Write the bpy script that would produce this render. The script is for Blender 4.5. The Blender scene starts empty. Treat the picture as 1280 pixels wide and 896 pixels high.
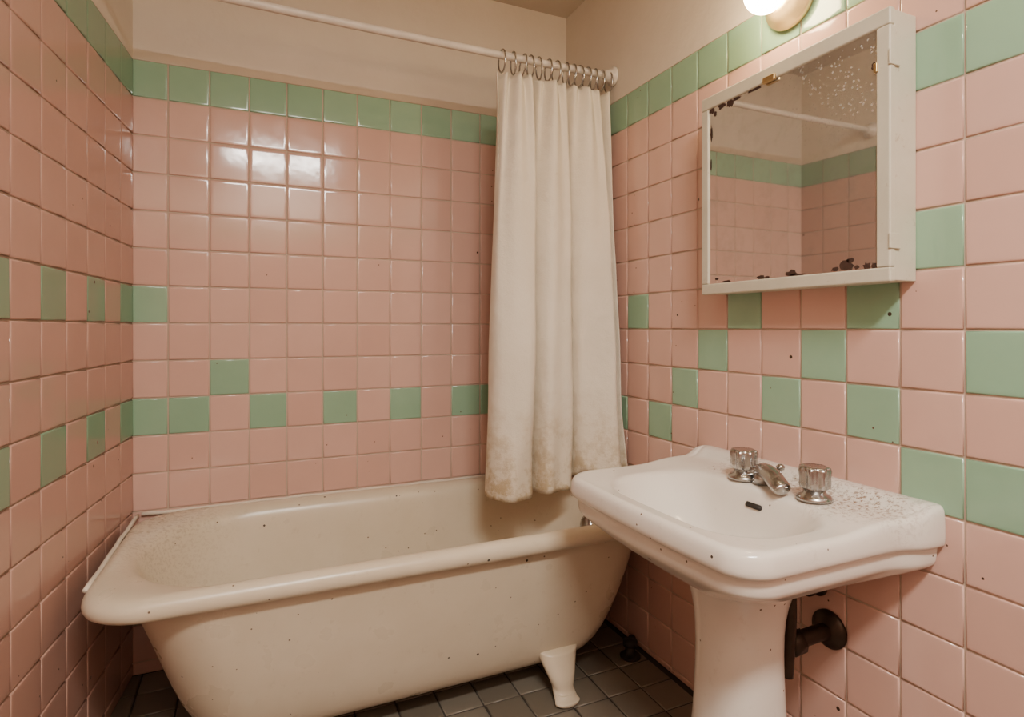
import bpy, bmesh, math, random
from mathutils import Vector, Matrix, noise
random.seed(7)
T=0.115
S=bpy.context.scene
COL=S.collection

# ---------------------------------------------------------------- helpers
def new_obj(name, verts, faces, mats, fmat=None, smooth=True, parent=None, tint=None, subsurf=0):
    me=bpy.data.meshes.new(name)
    me.from_pydata([(v[0]*T,v[1]*T,v[2]*T) for v in verts],[],faces)
    for m in mats: me.materials.append(m)
    if fmat: me.polygons.foreach_set('material_index',fmat)
    if tint:
        a=me.attributes.new('tint','FLOAT','FACE'); a.data.foreach_set('value',tint)
    if smooth is True: me.polygons.foreach_set('use_smooth',[True]*len(faces))
    elif smooth: me.polygons.foreach_set('use_smooth',smooth)
    me.update()
    o=bpy.data.objects.new(name,me); COL.objects.link(o)
    if parent: o.parent=parent
    if subsurf:
        md=o.modifiers.new('sub','SUBSURF'); md.levels=subsurf; md.render_levels=subsurf
    return o
def empty(name):
    e=bpy.data.objects.new(name,None); COL.objects.link(e); e.empty_display_size=0.1; return e
def fix_normals(o):
    bm=bmesh.new(); bm.from_mesh(o.data); bmesh.ops.recalc_face_normals(bm,faces=bm.faces); bm.to_mesh(o.data); bm.free()

class NT:
    def __init__(s,name):
        s.m=bpy.data.materials.new(name); s.m.use_nodes=True
        s.t=s.m.node_tree; s.p=s.t.nodes['Principled BSDF']; s.out=s.t.nodes['Material Output']
    def n(s,typ,**kw):
        nd=s.t.nodes.new(typ)
        for k,v in kw.items():
            if k in nd.inputs: nd.inputs[k].default_value=v
            else: setattr(nd,k,v)
        return nd
    def l(s,a,b): s.t.links.new(a,b)
    def coord(s): 
        if not hasattr(s,'tc'): s.tc=s.n('ShaderNodeTexCoord')
        return s.tc.outputs['Object']
    def noise(s,scale,detail=3,rough=.5,vec=None):
        nd=s.n('ShaderNodeTexNoise'); nd.inputs['Scale'].default_value=scale
        nd.inputs['Detail'].default_value=detail; nd.inputs['Roughness'].default_value=rough
        s.l(vec or s.coord(),nd.inputs['Vector']); return nd.outputs['Fac']
    def ramp(s,fac,pts):
        r=s.n('ShaderNodeValToRGB'); s.l(fac,r.inputs['Fac'])
        el=r.color_ramp.elements
        while len(el)<len(pts): el.new(.5)
        for e,(p,c) in zip(el,pts):
            e.position=p; e.color=(c,c,c,1) if not isinstance(c,tuple) else (*c,1)
        return r.outputs['Color']
    def mix(s,fac,a,b,mode='MIX'):
        m=s.n('ShaderNodeMix'); m.data_type='RGBA'; m.blend_type=mode
        for sock,v in ((m.inputs[0],fac),(m.inputs[6],a),(m.inputs[7],b)):
            if hasattr(v,'is_linked') or isinstance(v,bpy.types.NodeSocket): s.l(v,sock)
            elif isinstance(v,tuple): sock.default_value=(*v,1)
            else: sock.default_value=v
        return m.outputs[2]
    def math(s,op,a,b=0.0):
        m=s.n('ShaderNodeMath'); m.operation=op
        for sock,v in ((m.inputs[0],a),(m.inputs[1],b)):
            if isinstance(v,bpy.types.NodeSocket): s.l(v,sock)
            else: sock.default_value=v
        return m.outputs[0]
    def bump(s,h,strength=.2,dist=.002):
        b=s.n('ShaderNodeBump'); b.inputs['Strength'].default_value=strength; b.inputs['Distance'].default_value=dist
        s.l(h,b.inputs['Height']); s.l(b.outputs[0],s.p.inputs['Normal'])
    def base(s,c):
        if isinstance(c,tuple): s.p.inputs['Base Color'].default_value=(*c,1)
        else: s.l(c,s.p.inputs['Base Color'])
    def rough(s,r):
        if isinstance(r,bpy.types.NodeSocket): s.l(r,s.p.inputs['Roughness'])
        else: s.p.inputs['Roughness'].default_value=r
    def near(s,pt,rad):
        """soft mask around a point given in tile units"""
        d=s.n('ShaderNodeVectorMath'); d.operation='DISTANCE'; s.l(s.coord(),d.inputs[0]); d.inputs[1].default_value=[a*T for a in pt]
        r=s.n('ShaderNodeMapRange'); s.l(d.outputs['Value'],r.inputs[0])
        r.inputs[1].default_value=rad*T; r.inputs[2].default_value=rad*T*.2; return r.outputs[0]

def speck(m,scale=9,thr=.06,mscale=3,cut=.56):
    v=m.n('ShaderNodeTexVoronoi'); v.inputs['Scale'].default_value=scale; m.l(m.coord(),v.inputs['Vector'])
    d=m.math('LESS_THAN',v.outputs['Distance'],thr)
    k=m.math('GREATER_THAN',m.noise(mscale,1),cut)
    return m.math('MULTIPLY',d,k)

def tile_mat(name,c,c2,rough=.13,spk=True):
    m=NT(name)
    a=m.n('ShaderNodeAttribute'); a.attribute_name='tint'
    col=m.mix(a.outputs['Fac'],c,c2)
    col=m.mix(m.ramp(m.noise(5,4,.6),[(.35,0.0),(.75,.35)]),col,tuple(x*.8 for x in c))
    if spk:
        col=m.mix(speck(m,11,.05),col,(.05,.03,.02))
        col=m.mix(speck(m,23,.05,4),col,(.12,.07,.05))
    m.base(col)
    m.rough(m.math('ADD',m.math('MULTIPLY',m.noise(14,4,.6),.14),rough-.07))
    m.bump(m.noise(16,2),.2,.002)
    m.p.inputs['Specular IOR Level'].default_value=.55
    return m.m
PK,PK2=(.66,.42,.35),(.615,.375,.305); GR,GR2=(.255,.425,.285),(.295,.46,.315)
pink=tile_mat('pink_glazed_tile',PK,PK2,.115)
green=tile_mat('green_glazed_tile',GR,GR2,.115)
pink_d=tile_mat('pink_tile_shaded',(.52,.31,.245),(.47,.27,.21))  # same pink and green tiles; left wall's dimmer light put into the colour
green_d=tile_mat('green_tile_shaded',(.19,.31,.195),(.22,.34,.22))
def grout(name,a,b):
    m=NT(name); m.base(m.mix(m.noise(6,4),a,b)); m.rough(.85); return m.m
grout_m=grout('grout',(.41,.30,.22),(.56,.44,.35))
grout_d=grout('grout_shaded',(.27,.19,.14),(.40,.30,.23))  # same grout darkened to go with the shaded tiles, shade in the colour
def plaster(name,c,c2):
    m=NT(name); m.base(m.mix(m.ramp(m.noise(2.2,6,.65),[(.3,0.0),(.75,1.0)]),c,c2)); m.rough(.6)
    m.bump(m.noise(9,6,.6),.35,.01); return m.m
plaster_m=plaster('aged_wall_paint',(.71,.63,.53),(.64,.56,.46))
ceil_m=plaster('aged_ceiling_paint',(.56,.49,.41),(.50,.43,.35))
floor_m=tile_mat('floor_tile',(.145,.12,.09),(.215,.185,.145),.35,False)
fgrout=NT('floor_grout'); fgrout.base((.045,.037,.03)); fgrout.rough(.9); fgrout=fgrout.m

def enamel(name,c,c2,r=.2,stain=(.36,.26,.16),amt=.5,spots=()):
    m=NT(name)
    col=m.mix(m.ramp(m.noise(3.5,6,.65),[(.35,0.0),(.75,1.0)]),c,c2)
    col=m.mix(m.ramp(m.noise(30,5,.75),[(.60,0.0),(.78,amt)]),col,stain)
    col=m.mix(speck(m,15,.055,2.5,.46),col,(.06,.04,.03))
    col=m.mix(speck(m,31,.07,3.5,.48),col,(.14,.09,.055))
    for pt,rad,k in spots:
        f=m.math('MULTIPLY',m.near(pt,rad),m.ramp(m.noise(110,5,.75),[(.50,0.0),(.58,k)]))
        col=m.mix(f,col,(.22,.12,.06))
    m.base(col); m.rough(m.math('ADD',m.math('MULTIPLY',m.noise(9,4),.2),r-.06))
    m.bump(m.noise(12,3),.06,.003)
    return m.m
tub_m=enamel('cream_enamel',(.655,.565,.43),(.585,.495,.36),.26,amt=.35,spots=[((-12.9,-2,4.3),3.0,.3),((-12.5,-.3,4.3),1.6,.4)])
porc_m=enamel('white_porcelain',(.76,.705,.635),(.71,.65,.575),.12,amt=.25,spots=[((-.7,-11.5,6.35),1.1,1.0),((-.6,-10.3,6.3),.8,.7),((-.6,-8.8,6.3),.9,.6)])
def metal(name,c,r):
    m=NT(name); m.p.inputs['Metallic'].default_value=1
    m.base(m.mix(m.noise(40,4),c,tuple(x*.6 for x in c))); m.rough(m.math('ADD',m.math('MULTIPLY',m.noise(60,4),.25),r)); return m.m
chrome=metal('worn_chrome',(.55,.535,.52),.12)
darkmetal=metal('rusty_dark_pipe',(.09,.065,.05),.4)
brass=metal('aged_brass',(.75,.55,.28),.25)
def plain(name,c,r=.5,met=0,var=.8,sc=15):
    m=NT(name); m.base(m.mix(m.ramp(m.noise(sc,4,.6),[(.3,0.0),(.8,1.0)]),c,tuple(x*var for x in c))); m.rough(r); m.p.inputs['Metallic'].default_value=met; return m.m
lampbase_m=plain('yellowed_lamp_base',(.74,.55,.28),.22,.45)
rod_m=plain('rod_white_enamel',(.72,.65,.57),.35)
black=plain('matte_black',(.02,.015,.012),.7)  # plain near-black for the overflow slot and floor valve
flake=plain('flaked_silver_rust',(.06,.025,.015),.8,0,.4,60)
caulk_m=plain('old_caulk',(.74,.65,.53),.7)

# ---------------------------------------------------------------- tiled panels
def tiled(name,O,h,up,n,cols,rows,isgreen,extra=None,mats=None,g=.017,prot=.03,tilt=.005):
    O=Vector(O);h=Vector(h).normalized();up=Vector(up);n=Vector(n)
    V=[];F=[];M=[];TI=[];SM=[]
    def quad(a,b,c,d,m):
        i=len(V); V.extend([a,b,c,d]); F.append((i,i+1,i+2,i+3)); M.append(m);TI.append(0);SM.append(False)
    if extra: extra(quad,O,h,up,n)
    for ci in range(len(cols)-1):
        for ri in range(len(rows)-1):
            u0,u1=cols[ci],cols[ci+1]; w1,w0=rows[ri],rows[ri+1]
            if u1-u0<.12 or w1-w0<.12: continue
            cu,cw=(u0+u1)/2,(w0+w1)/2
            tu=random.gauss(0,tilt);tw=random.gauss(0,tilt)
            rings=[]
            for ins,ht in ((g,0),(g+.003,prot*.6),(g+.012,prot*.9),(g+.03,prot*.98),(g+.075,prot*1.03)):
                idx=[]
                for a,b in ((u0+ins,w0+ins),(u1-ins,w0+ins),(u1-ins,w1-ins),(u0+ins,w1-ins)):
                    hh=ht+(tu*(a-cu)+tw*(b-cw) if ht>0 else 0)
                    p=O+h*a+up*b+n*hh
                    idx.append(len(V));V.append(p)
                rings.append(idx)
            m=2 if isgreen(ri,ci) else 1
            ti=random.random()
            for a,b in zip(rings,rings[1:]):
                for k in range(4):
                    F.append((a[k],a[(k+1)%4],b[(k+1)%4],b[k]));M.append(m);TI.append(ti);SM.append(True)
            F.append(tuple(rings[-1]));M.append(m);TI.append(ti);SM.append(False)
    o=new_obj(name,V,F,mats or [grout_m,pink,green,plaster_m],M,SM,tint=TI)
    return o

EYE=9.2; CEIL=20.2
XL=-13.13
topB=EYE+7.13; topR=EYE+6.97
def rowlist(top):
    r=[top-i for i in range(30) if top-i>0.0]; r.append(0.0); return r
UP=(0,0,1)
def wall_extra(L,top,L0=0):
    def f(quad,O,h,up,n):
        P=lambda a,b,d: O+h*a+up*b+n*d
        quad(P(L0,0,0),P(L,0,0),P(L,top,0),P(L0,top,0),0)
        quad(P(L0,top,.02),P(L,top,.02),P(L,CEIL,.02),P(L0,CEIL,.02),3)
        quad(P(L0,top,0),P(L,top,0),P(L,top,.02),P(L0,top,.02),3)
        t=-.8
        quad(P(L0,0,t),P(L,0,t),P(L,CEIL,t),P(L0,CEIL,t),3)
        quad(P(L0,0,t),P(L0,0,0),P(L0,CEIL,0),P(L0,CEIL,t),3)
        quad(P(L,0,t),P(L,0,0),P(L,CEIL,0),P(L,CEIL,t),3)
        quad(P(L0,CEIL,t),P(L,CEIL,t),P(L,CEIL,0),P(L0,CEIL,0),3)
    return f
colsB=[0,.83]+[.83+i for i in range(1,13)]+[13.13]
gB={(6,0),(8,2),(9,0),(9,1),(9,3),(9,5),(9,7),(9,9),(9,10),(9,12)}
tiled('wall_back',(XL,0,0),(1,0,0),UP,(0,-1,0),colsB,rowlist(topB),lambda r,c:r==0 or (r,c) in gB,wall_extra(13.13,topB))
WL=25
colsR=[0]+[.72+i for i in range(0,25)]+[WL]
gR={(6,4),(9,5),(8,6),(9,3),(7,7),(6,8),(8,9),(7,10),(6,11),(8,11),(9,12),(9,13),(7,13),(5,12),(2,12),(2,13),(5,15),(7,16),(9,15),(8,18),(6,19)}
tiled('wall_right',(0,0,0),(0,-1,0),UP,(-1,0,0),colsR,rowlist(topR),lambda r,c:r==0 or (r,c) in gR,wall_extra(WL,topR))
dl=Vector((-.104,-.9946,0)).normalized(); nl=Vector((-dl.y,dl.x,0))
LW=WL/.9946
colsL=[0,1.0]+[1.0+1.08*i for i in range(1,24)]
colsL=[c for c in colsL if c<LW-.2]+[LW]
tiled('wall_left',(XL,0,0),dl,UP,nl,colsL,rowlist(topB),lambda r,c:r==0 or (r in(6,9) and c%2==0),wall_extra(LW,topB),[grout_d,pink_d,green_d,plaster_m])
XF=XL-.104*LW/.9946
wF=-XF
tiled('wall_front',(XF,-WL,0),(1,0,0),UP,(0,1,0),[i*1.0 for i in range(0,16)]+[wF],rowlist(topB),lambda r,c:r==0,wall_extra(wF,topB),[grout_d,pink_d,green_d,plaster_m])  # reuses the darkened tile colours, giving less bounce light
def floor_extra(quad,O,h,up,n):
    P=lambda a,b,d:O+h*a+up*b+n*d
    quad(P(-3.4,-25.8,0),P(15,-25.8,0),P(15,.8,0),P(-3.4,.8,0),0)
    quad(P(-3.4,-25.8,-.8),P(15,-25.8,-.8),P(15,.8,-.8),P(-3.4,.8,-.8),0)
fs=.98
tiled('floor',(XL,0,-.03),(1,0,0),(0,1,0),(0,0,1),[-2.7+fs*i for i in range(0,17)],[0-fs*i for i in range(0,27)],lambda r,c:False,floor_extra,[fgrout,floor_m,floor_m,floor_m],.022,.03,.004)
V=[(-16.8,-25.8,CEIL),(.8,-25.8,CEIL),(.8,.8,CEIL),(-16.8,.8,CEIL)]
V+= [(a,b,c+.8) for a,b,c in V]
new_obj('ceiling',V,[(0,1,2,3),(4,5,6,7),(0,1,5,4),(1,2,6,5),(2,3,7,6),(3,0,4,7)],[ceil_m],smooth=False)

# ---------------------------------------------------------------- loft helpers
def rrect(x0,x1,y0,y1,r,z,K=10,E=10,skew=0,bow=0):
    if not isinstance(r,(tuple,list)): r=(r,)*4
    mx=min(x1-x0,y1-y0)/2*.999
    r=[min(a,mx) for a in r]
    cs=[(x0+r[0],y0+r[0],math.pi,r[0]),(x1-r[1],y0+r[1],1.5*math.pi,r[1]),(x1-r[2],y1-r[2],0,r[2]),(x0+r[3],y1-r[3],.5*math.pi,r[3])]
    P=[]
    for i,(cx,cy,a0,rr) in enumerate(cs):
        for k in range(K+1):
            a=a0+(math.pi/2)*k/K
            P.append([cx+rr*math.cos(a),cy+rr*math.sin(a)])
        nx,ny,na,nr=cs[(i+1)%4]
        e=P[-1]; q=[nx+nr*math.cos(na),ny+nr*math.sin(na)]
        for k in range(1,E):
            t=k/E; P.append([e[0]+(q[0]-e[0])*t,e[1]+(q[1]-e[1])*t])
    out=[]
    for x,y in P:
        if skew: x-=skew*max(0,(x1-x)/(x1-x0))**4*(y1-y)/(y1-y0)
        if bow:
            ty=(y-(y0+y1)/2)/((y1-y0)/2); w=max(0,(x1-x)/(x1-x0)); x-=bow*(1-ty*ty)*w
        out.append(Vector((x,y,z)))
    return out
def loft(name,rings,mats,parent=None,cap0=True,cap1=True,sub=0,zf=None):
    V=[];F=[];n=len(rings[0])
    for r in rings:
        for p in r:
            q=Vector(p)
            if zf: q=zf(q)
            V.append(q)
    for i in range(len(rings)-1):
        for k in range(n):
            a=i*n+k;b=i*n+(k+1)%n
            F.append((a,b,b+n,a+n))
    def cap(base,ring):
        c=len(V); V.append(sum((V[base+k] for k in range(n)),Vector())/n)
        for k in range(n): F.append((base+k,base+(k+1)%n,c))
    if cap0: cap(0,rings[0])
    if cap1: cap((len(rings)-1)*n,rings[-1])
    o=new_obj(name,V,F,mats,parent=parent,subsurf=sub); fix_normals(o); return o
def lerp_rings(a,b,n):
    return [[p.lerp(q,i/n) for p,q in zip(a,b)] for i in range(1,n)]
def tube(name,pts,rad,mats,parent=None,seg=20,squash=None):
    pts=[Vector(p) for p in pts]
    if not isinstance(rad,(list,tuple)): rad=[rad]*len(pts)
    rings=[]
    ref=None
    for i,p in enumerate(pts):
        t=(pts[min(i+1,len(pts)-1)]-pts[max(i-1,0)]).normalized()
        if ref is None:
            ref=Vector((0,0,1)) if abs(t.z)<.9 else Vector((1,0,0))
        a=(ref-t*ref.dot(t)).normalized(); b=t.cross(a); ref=a
        sq=squash[i] if squash else 1
        rings.append([p+a*math.cos(2*math.pi*k/seg)*rad[i]*sq+b*math.sin(2*math.pi*k/seg)*rad[i] for k in range(seg)])
    return loft(name,rings,mats,parent)
def lathe(name,origin,axis,prof,mats,parent=None,seg=40,lobes=0,lamp=0):
    origin=Vector(origin);ax=Vector(axis).normalized()
    ref=Vector((0,0,1)) if abs(ax.z)<.9 else Vector((1,0,0))
    a=(ref-ax*ref.dot(ax)).normalized();b=ax.cross(a)
    rings=[]
    for pr in prof:
        d,r=pr[0],pr[1]; L=pr[2] if len(pr)>2 else 0
        rings.append([origin+ax*d+(a*math.cos(2*math.pi*k/seg)+b*math.sin(2*math.pi*k/seg))*max(r,.0005)*(1+L*math.cos(lobes*2*math.pi*k/seg)) for k in range(seg)])
    return loft(name,rings,mats,parent)
def bez(pts,n=16):
    pts=[Vector(p) for p in pts]; P=[pts[0]]+pts+[pts[-1]]; out=[]
    for i in range(1,len(P)-2):
        for k in range(n):
            t=k/n; a,b,c,d=P[i-1],P[i],P[i+1],P[i+2]
            out.append(.5*((2*b)+(c-a)*t+(2*a-5*b+4*c-d)*t*t+(-a+3*b-3*c+d)*t**3))
    out.append(pts[-1]); return out
def box(name,x0,x1,y0,y1,z0,z1,mats,parent=None,bev=.02):
    V=[(x,y,z) for z in (z0,z1) for x,y in ((x0,y0),(x1,y0),(x1,y1),(x0,y1))]
    o=new_obj(name,V,[(0,3,2,1),(4,5,6,7),(0,1,5,4),(1,2,6,5),(2,3,7,6),(3,0,4,7)],mats,smooth=False,parent=parent)
    if bev:
        m=o.modifiers.new('b','BEVEL');m.width=bev*T;m.segments=3;m.limit_method='ANGLE'
    return o

# ---------------------------------------------------------------- bathtub
tub=empty('clawfoot_bathtub')
ZR=4.28
def R(x0,x1,y0,y1,r,z,skew=.25): return rrect(x0,x1,y0,y1,r,z,K=12,E=14,skew=skew)
def rr(l,n): return (l,n,n,l)
rings=[
 R(-9.9,-3.4,-4.1,-2.2,.8,.50,0),
 R(-10.7,-2.5,-4.65,-1.7,rr(1.1,.9),.52,0),
 R(-11.2,-1.9,-4.95,-1.35,rr(1.3,1.0),.68,0),
 R(-11.5,-1.5,-5.15,-1.1,rr(1.4,1.05),1.0,0),
 R(-11.8,-1.15,-5.35,-.9,rr(1.5,1.1),1.7,0),
 R(-12.15,-.8,-5.57,-.7,rr(1.6,1.1),2.8,0),
 R(-12.42,-.6,-5.7,-.5,rr(1.6,1.1),3.76,.1),
 R(-12.5,-.56,-5.74,-.45,rr(1.6,1.1),3.89,.12),
 R(-12.75,-.42,-5.83,-.3,rr(1.3,1.1),3.91,.15),
 R(-12.87,-.34,-5.92,-.2,1.1,3.88,.17),
 R(-12.95,-.29,-6.02,-.12,1.1,3.94,.19),
 R(-12.98,-.28,-6.06,-.12,1.1,4.08,.19),
 R(-12.95,-.3,-6.03,-.14,1.1,4.21,.19),
 R(-12.88,-.36,-5.93,-.2,1.1,4.31,.18),
 R(-12.78,-.5,-5.79,-.32,1.3,4.33,.16),
 R(-12.7,-.7,-5.67,-.5,1.9,4.28,.12),
 R(-12.6,-.82,-5.58,-.62,2.4,4.21,.05),
 R(-12.5,-.9,-5.5,-.7,2.4,4.06,0),
 R(-12.38,-1.0,-5.42,-.78,2.35,3.7,0),
 R(-12.05,-1.15,-5.3,-.9,2.2,3.0,0),
 R(-11.6,-1.45,-5.1,-1.1,2.0,2.1,0),
 R(-11.1,-1.8,-4.85,-1.4,1.7,1.3,0),
 R(-10.5,-2.4,-4.4,-1.9,1.2,.85,0),
 R(-9.8,-3.2,-3.9,-2.4,.7,.75,0),
]
loft('tub_shell',rings,[tub_m],tub,sub=1)
def foot(i,x,y,dx,dy):
    P=bez([(x,y,1.15),(x+dx*.1,y+dy*.16,.85),(x+dx*.14,y+dy*.3,.58),(x+dx*.14,y+dy*.38,.34),(x+dx*.2,y+dy*.52,.18),(x+dx*.25,y+dy*.66,.11)],5)
    n=len(P); rings=[]
    for k,p in enumerate(P):
        t=k/(n-1)
        w=.42*(1-t)**1.6+.18+.16*max(0,t-.6)/.4
        d=.26*(1-t)+.16
        r=[]
        for j in range(20):
            a=2*math.pi*j/20
            ox=w*math.copysign(abs(math.cos(a))**.8,math.cos(a)); oy=d*math.sin(a)
            z=p.z+(oy*-.25 if t<.7 else 0)
            r.append(Vector((p.x+ox,p.y+oy*(-1 if dy<0 else 1),max(z,0.012))))
        rings.append(r)
    px,py=x+dx*.25,y+dy*.6
    rings.append([Vector((px+.31*math.cos(2*math.pi*j/20),py+.24*math.sin(2*math.pi*j/20)*(-1 if dy<0 else 1),.005)) for j in range(20)])
    loft('claw_foot_%d'%i,rings,[tub_m],tub,sub=1)
foot(1,-3.12,-4.95,-.3,-1.2); foot(2,-10.2,-4.7,.1,-1); foot(3,-3.1,-1.5,0,1); foot(4,-10.2,-1.5,0,1)
lathe('tub_drain',(-3.6,-3.2,.75),(0,0,1),[(0,.3),(.03,.3),(.05,.24),(.03,.1)],[chrome],tub)
lathe('tub_overflow',(-1.12,-3.2,3.3),(-1,0,.15),[(-.1,.3),(.04,.3),(.08,.22),(.1,.05)],[chrome],tub)
def strip(name,pts,r,mat,parent):
    return tube(name,[Vector(p)+Vector((0,0,random.uniform(-.02,.02))) for p in pts],r,[mat],parent,8)
strip('caulk_left',[Vector((-12.98,-.15,ZR)).lerp(Vector((-13.12,-4.8,ZR-.06)),i/14) for i in range(15)],.05,caulk_m,tub)
strip('caulk_back',[(-12.9+i*.5,-.1,ZR) for i in range(26)],.05,caulk_m,tub)

# ---------------------------------------------------------------- shower rod, rings, curtain
rod=empty('shower_curtain_rod')
RY,RZ=-3.0,16.95
tube('rod_tube',[(-13.35+ (13.3*i/20),RY,RZ-.05*math.sin(math.pi*i/20)) for i in range(21)],.105,[rod_m],rod)
lathe('flange_1',(-.045,RY,RZ),(-1,0,0),[(0,.3),(.06,.3),(.12,.2),(.3,.16),(.32,.1)],[rod_m],rod)
lathe('flange_2',(-13.38,RY,RZ),(1,0,0),[(0,.3),(.06,.3),(.12,.2),(.3,.16),(.32,.1)],[rod_m],rod)

NS,NTt=420,80
def curtain_pt(s,t):
    xl=-3.93-.42*t**1.2; xr=-.24+.06*t
    ph=2*math.pi*(s-.345)/.3+math.pi/2+.25*math.sin(t*2.5+s*3)
    v=(1+math.sin(ph))/2
    fine=math.sin(2*math.pi*10*s+.7*math.sin(5*s))
    A=.12+.38*t**.5; B=.13*(1-t)**2.2
    y=RY+A*(2*v**1.9-1)*(.75+.5*math.sin(3+5*s)**2)+B*fine
    y+=.035*math.sin(2*math.pi*7.7*s+2*t)*(.3+t)*(1 if s<.6 else 1.9)
    y+= -.95*max(0,(s-.62)/.38)**1.3*t**1.1 - .15*t
    x=xl+(xr-xl)*s+ .21*math.cos(ph)*min(1,t*3)**.7*(1-.9*max(0,(s-.85)/.15))
    zb=4.5-.06*math.sin(9*s) + .6*max(0,min(1,(s-.64)/.10))
    zt=16.44-.07*abs(math.sin(2*math.pi*6*s))
    z=zt+(zb-zt)*t
    nv=noise.noise(Vector((s*7,t*4,1.3)))+.5*noise.noise(Vector((s*18,t*6,5.3)))
    y+=.11*nv*(.2+t)
    return Vector((x,y,z))
V=[curtain_pt(i/NS,j/NTt) for j in range(NTt+1) for i in range(NS+1)]
F=[(j*(NS+1)+i,j*(NS+1)+i+1,(j+1)*(NS+1)+i+1,(j+1)*(NS+1)+i) for j in range(NTt) for i in range(NS)]
m=NT('curtain_cloth')
sep=m.n('ShaderNodeSeparateXYZ'); m.l(m.coord(),sep.inputs[0])
low=m.n('ShaderNodeMapRange'); m.l(sep.outputs[2],low.inputs[0])
low.inputs[1].default_value=7.5*T; low.inputs[2].default_value=4.6*T; low.inputs[3].default_value=0; low.inputs[4].default_value=1
st=m.math('MULTIPLY',low.outputs[0],m.ramp(m.noise(16,6,.75),[(.46,0.0),(.60,.75)]))
col=m.mix(m.ramp(m.noise(4,5,.6),[(.3,0.0),(.8,1.0)]),(.81,.74,.62),(.74,.66,.535))
col=m.mix(m.math('MULTIPLY',low.outputs[0],.35),col,(.62,.50,.34))
col=m.mix(st,col,(.44,.31,.15))
col=m.mix(m.ramp(m.noise(14,6,.7),[(.66,0.0),(.76,.3)]),col,(.5,.38,.22))
m.base(col); m.rough(.85)
wv=m.n('ShaderNodeTexNoise'); wv.inputs['Scale'].default_value=260; m.l(m.coord(),wv.inputs['Vector'])
m.bump(m.math('ADD',wv.outputs['Fac'],m.math('MULTIPLY',m.noise(16,4),6.0)),.4,.003)
tr=m.n('ShaderNodeBsdfTranslucent'); m.l(col,tr.inputs[0]); mx=m.n('ShaderNodeMixShader'); mx.inputs[0].default_value=.07
m.l(m.p.outputs[0],mx.inputs[1]); m.l(tr.outputs[0],mx.inputs[2]); m.l(mx.outputs[0],m.out.inputs[0])
cur=new_obj('shower_curtain',V,F,[m.m])
sd=cur.modifiers.new('s','SOLIDIFY'); sd.thickness=.0025
bm=bmesh.new()
def torus(bm,c,R_,r,rot,seg=28,ms=8):
    vs=[]
    for i in range(seg):
        a=2*math.pi*i/seg
        row=[]
        for j in range(ms):
            b=2*math.pi*j/ms
            p=Vector((r*math.sin(b),(R_+r*math.cos(b))*math.cos(a)*.8,(R_+r*math.cos(b))*math.sin(a)))
            p=rot@p+Vector(c); row.append(bm.verts.new(p*T))
        vs.append(row)
    for i in range(seg):
        for j in range(ms):
            f=bm.faces.new((vs[i][j],vs[(i+1)%seg][j],vs[(i+1)%seg][(j+1)%ms],vs[i][(j+1)%ms])); f.smooth=True
for k in range(14):
    x=-3.8+ (3.58)*(k/13)**.9+random.uniform(-.04,.04)
    torus(bm,(x,RY,RZ-.2),.31,.026,Matrix.Rotation(random.uniform(-.15,.15),3,'Z')@Matrix.Rotation(random.uniform(-.1,.1),3,'Y'))
me=bpy.data.meshes.new('curtain_rings');bm.to_mesh(me);bm.free();me.materials.append(chrome)
o=bpy.data.objects.new('curtain_rings',me);COL.objects.link(o); o.parent=rod

# ---------------------------------------------------------------- pedestal sink
sink=empty('pedestal_sink')
def Q(x0,x1,y0,y1,rf,rb,z,bow=.0): return rrect(x0,x1,y0,y1,(rf,rb,rb,rf*1.2),z,K=12,E=14,bow=bow)
outer=Q(-3.98,-.0,-12.2,-7.17,.5,.12,6.08,.10)
inner=Q(-3.74,-1.42,-11.82,-7.75,1.0,.95,6.05,.08)
rings=[
 Q(-2.8,-1.2,-10.6,-9.2,.6,.6,4.5),
 Q(-3.15,-.8,-11.1,-8.5,.9,.8,4.65),
 Q(-3.6,-.3,-11.7,-7.8,.9,.6,4.98,.08),
 Q(-3.86,-.1,-12.0,-7.35,.7,.3,5.24,.10),
 Q(-3.95,-.0,-12.13,-7.22,.55,.15,5.33,.10),
 Q(-3.99,-.0,-12.17,-7.18,.52,.13,5.4,.10),
 Q(-3.99,-.0,-12.18,-7.16,.52,.12,5.62,.10),
 Q(-4.0,-.0,-12.19,-7.15,.52,.12,5.66,.10),
 Q(-4.1,-.0,-12.29,-7.06,.55,.12,5.69,.10),
 Q(-4.12,-.0,-12.31,-7.04,.55,.12,5.78,.10),
 Q(-4.1,-.0,-12.3,-7.05,.55,.12,5.96,.10),
 Q(-4.06,-.0,-12.27,-7.08,.55,.12,6.05,.10),
 outer]+lerp_rings(outer,inner,9)+[inner,
 Q(-3.7,-1.48,-11.74,-7.83,1.0,.95,6.0,.08),
 Q(-3.6,-1.58,-11.6,-7.95,1.1,.95,5.8,.08),
 Q(-3.45,-1.68,-11.3,-8.2,1.0,.9,5.45,.05),
 Q(-3.2,-1.85,-10.9,-8.6,.9,.8,5.15),
 Q(-2.9,-2.1,-10.4,-9.1,.5,.5,5.0),
 Q(-2.65,-2.35,-10.0,-9.6,.15,.15,4.96)]
def ss(a,b,x): 
    t=max(0,min(1,(x-a)/(b-a))); return t*t*(3-2*t)
def zf(q):
    if q.z>5.9:
        q.z+=.10*ss(-2.2,-1.1,q.x)+.17*ss(-.52,-.36,q.x)
    if q.z>5.0:
        f=ss(-.95,-.45,q.x)
        if q.y<-11.9: q.y-=.18*f
        if q.y>-7.5: q.y+=.1*f
    return q
loft('basin',rings,[porc_m],sink,sub=1,zf=zf)
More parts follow.
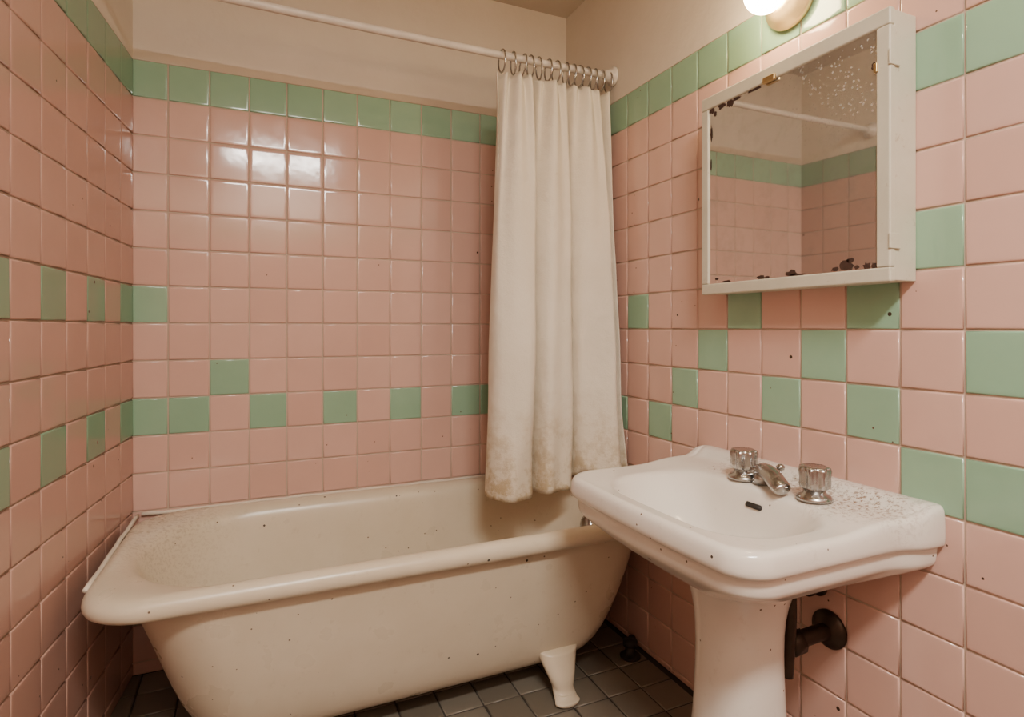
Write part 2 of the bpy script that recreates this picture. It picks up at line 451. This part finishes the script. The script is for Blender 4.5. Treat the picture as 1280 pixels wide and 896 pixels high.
def E(cx,cy,a,b,z,n=2.4,K=48):
    return [Vector((cx+a*math.copysign(abs(math.cos(t))**(2/n),math.cos(t)),cy+b*math.copysign(abs(math.sin(t))**(2/n),math.sin(t)),z)) for t in [2*math.pi*k/K for k in range(K)]]
PC=(-2.0,-10.03)
loft('pedestal',[E(*PC,1.0,1.1,5.0),E(*PC,.95,1.0,4.7),E(*PC,.82,.88,4.45),E(*PC,.74,.75,4.0),E(*PC,.72,.71,3.4),E(*PC,.74,.75,2.4),E(*PC,.79,.83,1.5),E(*PC,.9,.96,.8),E(*PC,1.02,1.1,.4),E(*PC,1.12,1.2,.3),E(*PC,1.16,1.24,.15),E(*PC,1.16,1.24,.01)],[porc_m],sink,sub=1)
lathe('sink_drain',(-2.5,-9.8,4.97),(0,0,1),[(0,.2),(.03,.2),(.04,.13),(.01,.08)],[chrome],sink)
def slot(name,c,nrm,L,W,mat,parent):
    c=Vector(c);n=Vector(nrm).normalized();a=Vector((0,1,0));b=n.cross(a).normalized()
    V=[]
    for k in range(24):
        t=2*math.pi*k/24
        dx=(L-W)*(1 if math.cos(t)>0 else -1)+W*math.cos(t)
        V.append(c+a*dx+b*W*math.sin(t))
    V2=[v-n*.1 for v in V]
    return loft(name,[V2,V],[mat],parent)
slot('overflow_slot',(-1.59,-9.98,5.85),(-1,0,.45),.19,.05,black,sink)

# faucet
fau=empty('bathroom_faucet')
ZD=6.17
def handle(i,x,y):
    o=(x,y,ZD)
    lathe('handle_base_%d'%i,o,(0,0,1),[(-.0,.30),(.04,.30),(.09,.26),(.12,.19),(.2,.17),(.22,.1)],[chrome],fau)
    lathe('handle_knob_%d'%i,o,(0,0,1),[(.18,.12,0),(.19,.2,.05),(.22,.235,.10),(.30,.24,.12),(.40,.235,.12),(.52,.25,.12),(.57,.24,.10),(.59,.2,.06),(.58,.12,0),(.57,.02,0)],[chrome],fau,seg=96,lobes=7)
handle(1,-1.15,-9.32); handle(2,-1.12,-10.92)
tube('spout_body',bez([(-1.12,-9.4,ZD+.12),(-1.12,-9.62,ZD+.22),(-1.17,-9.85,ZD+.30),(-1.3,-10.15,ZD+.26),(-1.42,-10.42,ZD+.16),(-1.47,-10.58,ZD+.10)],6),
   [.09,.1,.12,.13,.14,.14,.15,.15,.15,.15,.155,.16,.16,.165,.17,.17,.175,.175,.18,.18,.18,.18,.18,.18,.18,.18,.175,.17,.16,.14,.1],[chrome],fau,squash=[.7]*31)
tube('spout_shank',[(-1.12,-9.75,ZD),(-1.12,-9.75,ZD+.2)],[.18,.14],[chrome],fau)
tube('lift_rod',[(-.9,-10.0,ZD),(-.9,-10.0,ZD+.3)],.03,[chrome],fau,10)
lathe('lift_knob',(-.9,-10.0,ZD+.28),(0,0,1),[(0,.03),(.02,.07),(.08,.08),(.12,.04)],[chrome],fau)

# drain pipe
dp=empty('drain_pipe')
lathe('wall_flange',(-.04,-10.4,3.4),(-1,0,0),[(0,.36),(.05,.36),(.1,.28),(.16,.2),(.18,.15)],[darkmetal],dp)
tube('trap_arm',bez([(-.05,-10.4,3.4),(-.6,-10.4,3.38),(-1.1,-10.35,3.3),(-1.3,-10.3,3.05),(-1.5,-10.2,2.85),(-1.75,-10.1,3.1),(-1.8,-10.0,4.6)],8),.15,[darkmetal],dp)
tube('pipe_nut',[(-.85,-10.4,3.36),(-.85,-10.4,3.36),(-1.1,-10.36,3.3)],.22,[darkmetal],dp,8)
tube('supply_line',bez([(-.05,-10.15,4.15),(-.3,-10.15,4.15),(-.45,-10.1,4.3),(-.5,-10.0,4.9)],6),.06,[darkmetal],dp,12)
tube('tail_pipe',bez([(-1.25,-10.5,4.8),(-1.25,-10.52,4.3),(-1.22,-10.5,3.9),(-1.2,-10.45,3.3),(-1.25,-10.45,2.8)],6),.11,[darkmetal],dp,12)
lathe('supply_valve',(-.04,-10.15,4.15),(-1,0,0),[(0,.2),(.05,.2),(.08,.1),(.2,.1),(.22,.16),(.34,.16),(.36,.06)],[darkmetal],dp)

pv=empty('floor_pipe_valve')
lathe('floor_flange',(-.55,-4.6,.0),(0,0,1),[(.0,.28),(.05,.28),(.09,.15),(.3,.13),(.32,.2),(.45,.2),(.48,.05)],[black],pv)
tube('valve_stub',[(-.75,-4.85,.2),(-.4,-4.4,.25),(-.2,-4.2,.25)],.11,[black],pv)

# ---------------------------------------------------------------- medicine cabinet
cab=empty('medicine_cabinet')
cm=NT('cream_painted_wood')
cc=cm.mix(cm.ramp(cm.noise(6,6,.7),[(.3,0.0),(.8,1.0)]),(.60,.56,.45),(.51,.47,.36))
cc=cm.mix(cm.ramp(cm.noise(35,5,.8),[(.62,0.0),(.72,.6)]),cc,(.28,.19,.11))
cm.base(cc); cm.rough(.4); cm.bump(cm.noise(30,4),.2,.002); cabm=cm.m
y0,y1,z0,z1=-12.02,-7.65,9.96,14.46
box('cabinet_body',-.60,-.035,y0+.02,y1-.02,z0+.02,z1-.02,[cabm],cab)
fw=.24
XFc=-.74
box('frame_top',XFc,-.60,y0,y1,z1-fw*1.2,z1,[cabm],cab,.03)
box('frame_bottom',XFc,-.60,y0,y1,z0,z0+fw,[cabm],cab,.03)
box('frame_far',XFc,-.60,y1-fw*.9,y1,z0+fw,z1-fw*1.2,[cabm],cab,.03)
box('frame_near',XFc,-.60,y0,y0+fw,z0+fw,z1-fw*1.2,[cabm],cab,.03)
mm=NT('aged_mirror_glass')
mm.p.inputs['Metallic'].default_value=1
hz=mm.ramp(mm.noise(18,6,.7),[(.5,0.0),(.8,.5)])
mm.base(mm.mix(hz,(.78,.77,.74),(.55,.51,.45)))
sp2=mm.n('ShaderNodeSeparateXYZ'); mm.l(mm.coord(),sp2.inputs[0])
hi=mm.n('ShaderNodeMapRange'); mm.l(sp2.outputs[2],hi.inputs[0])
hi.inputs[1].default_value=12.2*T; hi.inputs[2].default_value=14*T
ny=mm.n('ShaderNodeMapRange'); mm.l(sp2.outputs[1],ny.inputs[0])
ny.inputs[1].default_value=-9.6*T; ny.inputs[2].default_value=-11.3*T
msk=mm.math('MULTIPLY',hi.outputs[0],ny.outputs[0])
vz=mm.n('ShaderNodeTexVoronoi'); vz.inputs['Scale'].default_value=120; mm.l(mm.coord(),vz.inputs['Vector'])
dots=mm.math('MULTIPLY',mm.math('LESS_THAN',vz.outputs['Distance'],mm.math('MULTIPLY',mm.noise(60,1),.5)),mm.math('GREATER_THAN',mm.noise(28,3),.46))
dots=mm.math('MULTIPLY',dots,msk)
mm.rough(mm.math('ADD',mm.math('MULTIPLY',mm.noise(10,4),.03),.01))
df=mm.n('ShaderNodeBsdfDiffuse'); df.inputs[0].default_value=(.72,.68,.60,1)
ms=mm.n('ShaderNodeMixShader'); 
mm.l(mm.math('ADD',mm.math('ADD',mm.math('MULTIPLY',dots,.5),mm.math('MULTIPLY',hz,.15)),.08),ms.inputs[0])
mm.l(mm.p.outputs[0],ms.inputs[1]); mm.l(df.outputs[0],ms.inputs[2]); mm.l(ms.outputs[0],mm.out.inputs[0])
XM=-.70
ya,yb,za,zb=y0+fw,y1-fw*.9,z0+fw,z1-fw*1.2
new_obj('mirror_glass',[(XM,ya,za),(XM,yb,za),(XM,yb,zb),(XM,ya,zb)],[(0,3,2,1)],[mm.m],smooth=False,parent=cab)
V=[];F=[]
def blob(y,z,ry,rz,n=16,seed=0):
    rnd=random.Random(seed); i=len(V)
    for k in range(n):
        a=2*math.pi*k/n; q=rnd.uniform(.6,1.15)
        V.append((XM-.008,min(max(y+ry*q*math.cos(a),ya),yb),min(max(z+rz*q*math.sin(a),za),zb)))
    F.append(tuple(range(i,i+n)))
bl=[(-9.34,10.24,.10,.05),(-9.5,10.22,.06,.04),(-10.08,10.26,.12,.07),(-10.2,10.22,.2,.03),(-11.0,10.25,.07,.05),(-11.22,10.29,.13,.10),(-11.3,10.38,.07,.05),(-11.42,10.25,.06,.04),(-11.6,10.24,.07,.08),
    (-11.72,10.24,.05,.06),(-7.95,14.12,.1,.06),(-8.25,14.13,.12,.07),(-8.5,14.1,.10,.10),(-8.7,14.14,.12,.04),(-8.05,14.02,.04,.07),(-7.93,13.6,.03,.2),(-7.92,12.9,.02,.15),(-9.2,14.15,.2,.03),(-11.72,13.6,.04,.07),(-8.4,10.22,.15,.03),(-8.1,10.3,.05,.03)]
for i,b in enumerate(bl): blob(*b,seed=i)
new_obj('mirror_flaking',V,F,[flake],smooth=False,parent=cab)
box('mirror_clip',XFc-.05,XFc+.02,-9.75,-9.45,z1-.33,z1-.2,[brass],cab,.02)
box('cabinet_latch',XFc-.04,XFc+.02,-11.82,-11.76,13.45,13.6,[brass],cab,.01)
box('hinge_plate_1',XFc-.02,-.5,y0-.02,y0+.02,13.5,13.75,[cabm],cab,.01)
box('hinge_plate_2',XFc-.02,-.5,y0-.02,y0+.02,10.5,10.75,[cabm],cab,.01)

# ---------------------------------------------------------------- wall lamp
lamp=empty('wall_lamp')
LC=(-.04,-9.53,15.95)
lathe('lamp_base',LC,(-1,0,0),[(0,.56),(.08,.58),(.14,.56),(.2,.45),(.24,.44),(.3,.34),(.36,.30),(.42,.26)],[lampbase_m],lamp)
bm_=NT('glowing_bulb_glass'); bm_.base((1,.95,.85)); bm_.p.inputs['Emission Color'].default_value=(1,.74,.42,1); bm_.p.inputs['Emission Strength'].default_value=75
prof=[(.36,.22)]+[(.36+.40-.40*math.cos(a)+.0,.40*math.sin(a)) for a in [math.pi*(k/20) for k in range(4,21)]]
lathe('bulb_globe',LC,(-1,0,0),prof,[bm_.m],lamp)

cl=empty('ceiling_lamp')
box('lamp_housing',-11.5,-5.5,-22.6,-20.4,CEIL-.35,CEIL-.02,[plain('lamp_housing_white',(.8,.8,.78),.4)],cl,.05)
ld=bpy.data.lights.new('ceiling_lamp_light','AREA'); ld.shape='RECTANGLE'; ld.size=5.6*T; ld.size_y=2.0*T; ld.energy=67; ld.color=(1,.95,.87)
lo=bpy.data.objects.new('ceiling_lamp_light',ld); COL.objects.link(lo); lo.location=(-8.5*T,-21.5*T,(CEIL-.4)*T); lo.parent=cl

w=bpy.data.worlds.new('world'); S.world=w; w.use_nodes=True
w.node_tree.nodes['Background'].inputs[0].default_value=(.9,.8,.7,1); w.node_tree.nodes['Background'].inputs[1].default_value=.1

# ---------------------------------------------------------------- camera
cd=bpy.data.cameras.new('camera'); cd.sensor_width=36; cd.lens=730/1280*36; cd.shift_y=-38/1280; cd.clip_start=.02
co=bpy.data.objects.new('camera',cd); COL.objects.link(co)
co.location=(-10.23*T,-18.2*T,EYE*T); co.rotation_euler=(math.pi/2,0,-math.radians(24))
S.camera=co
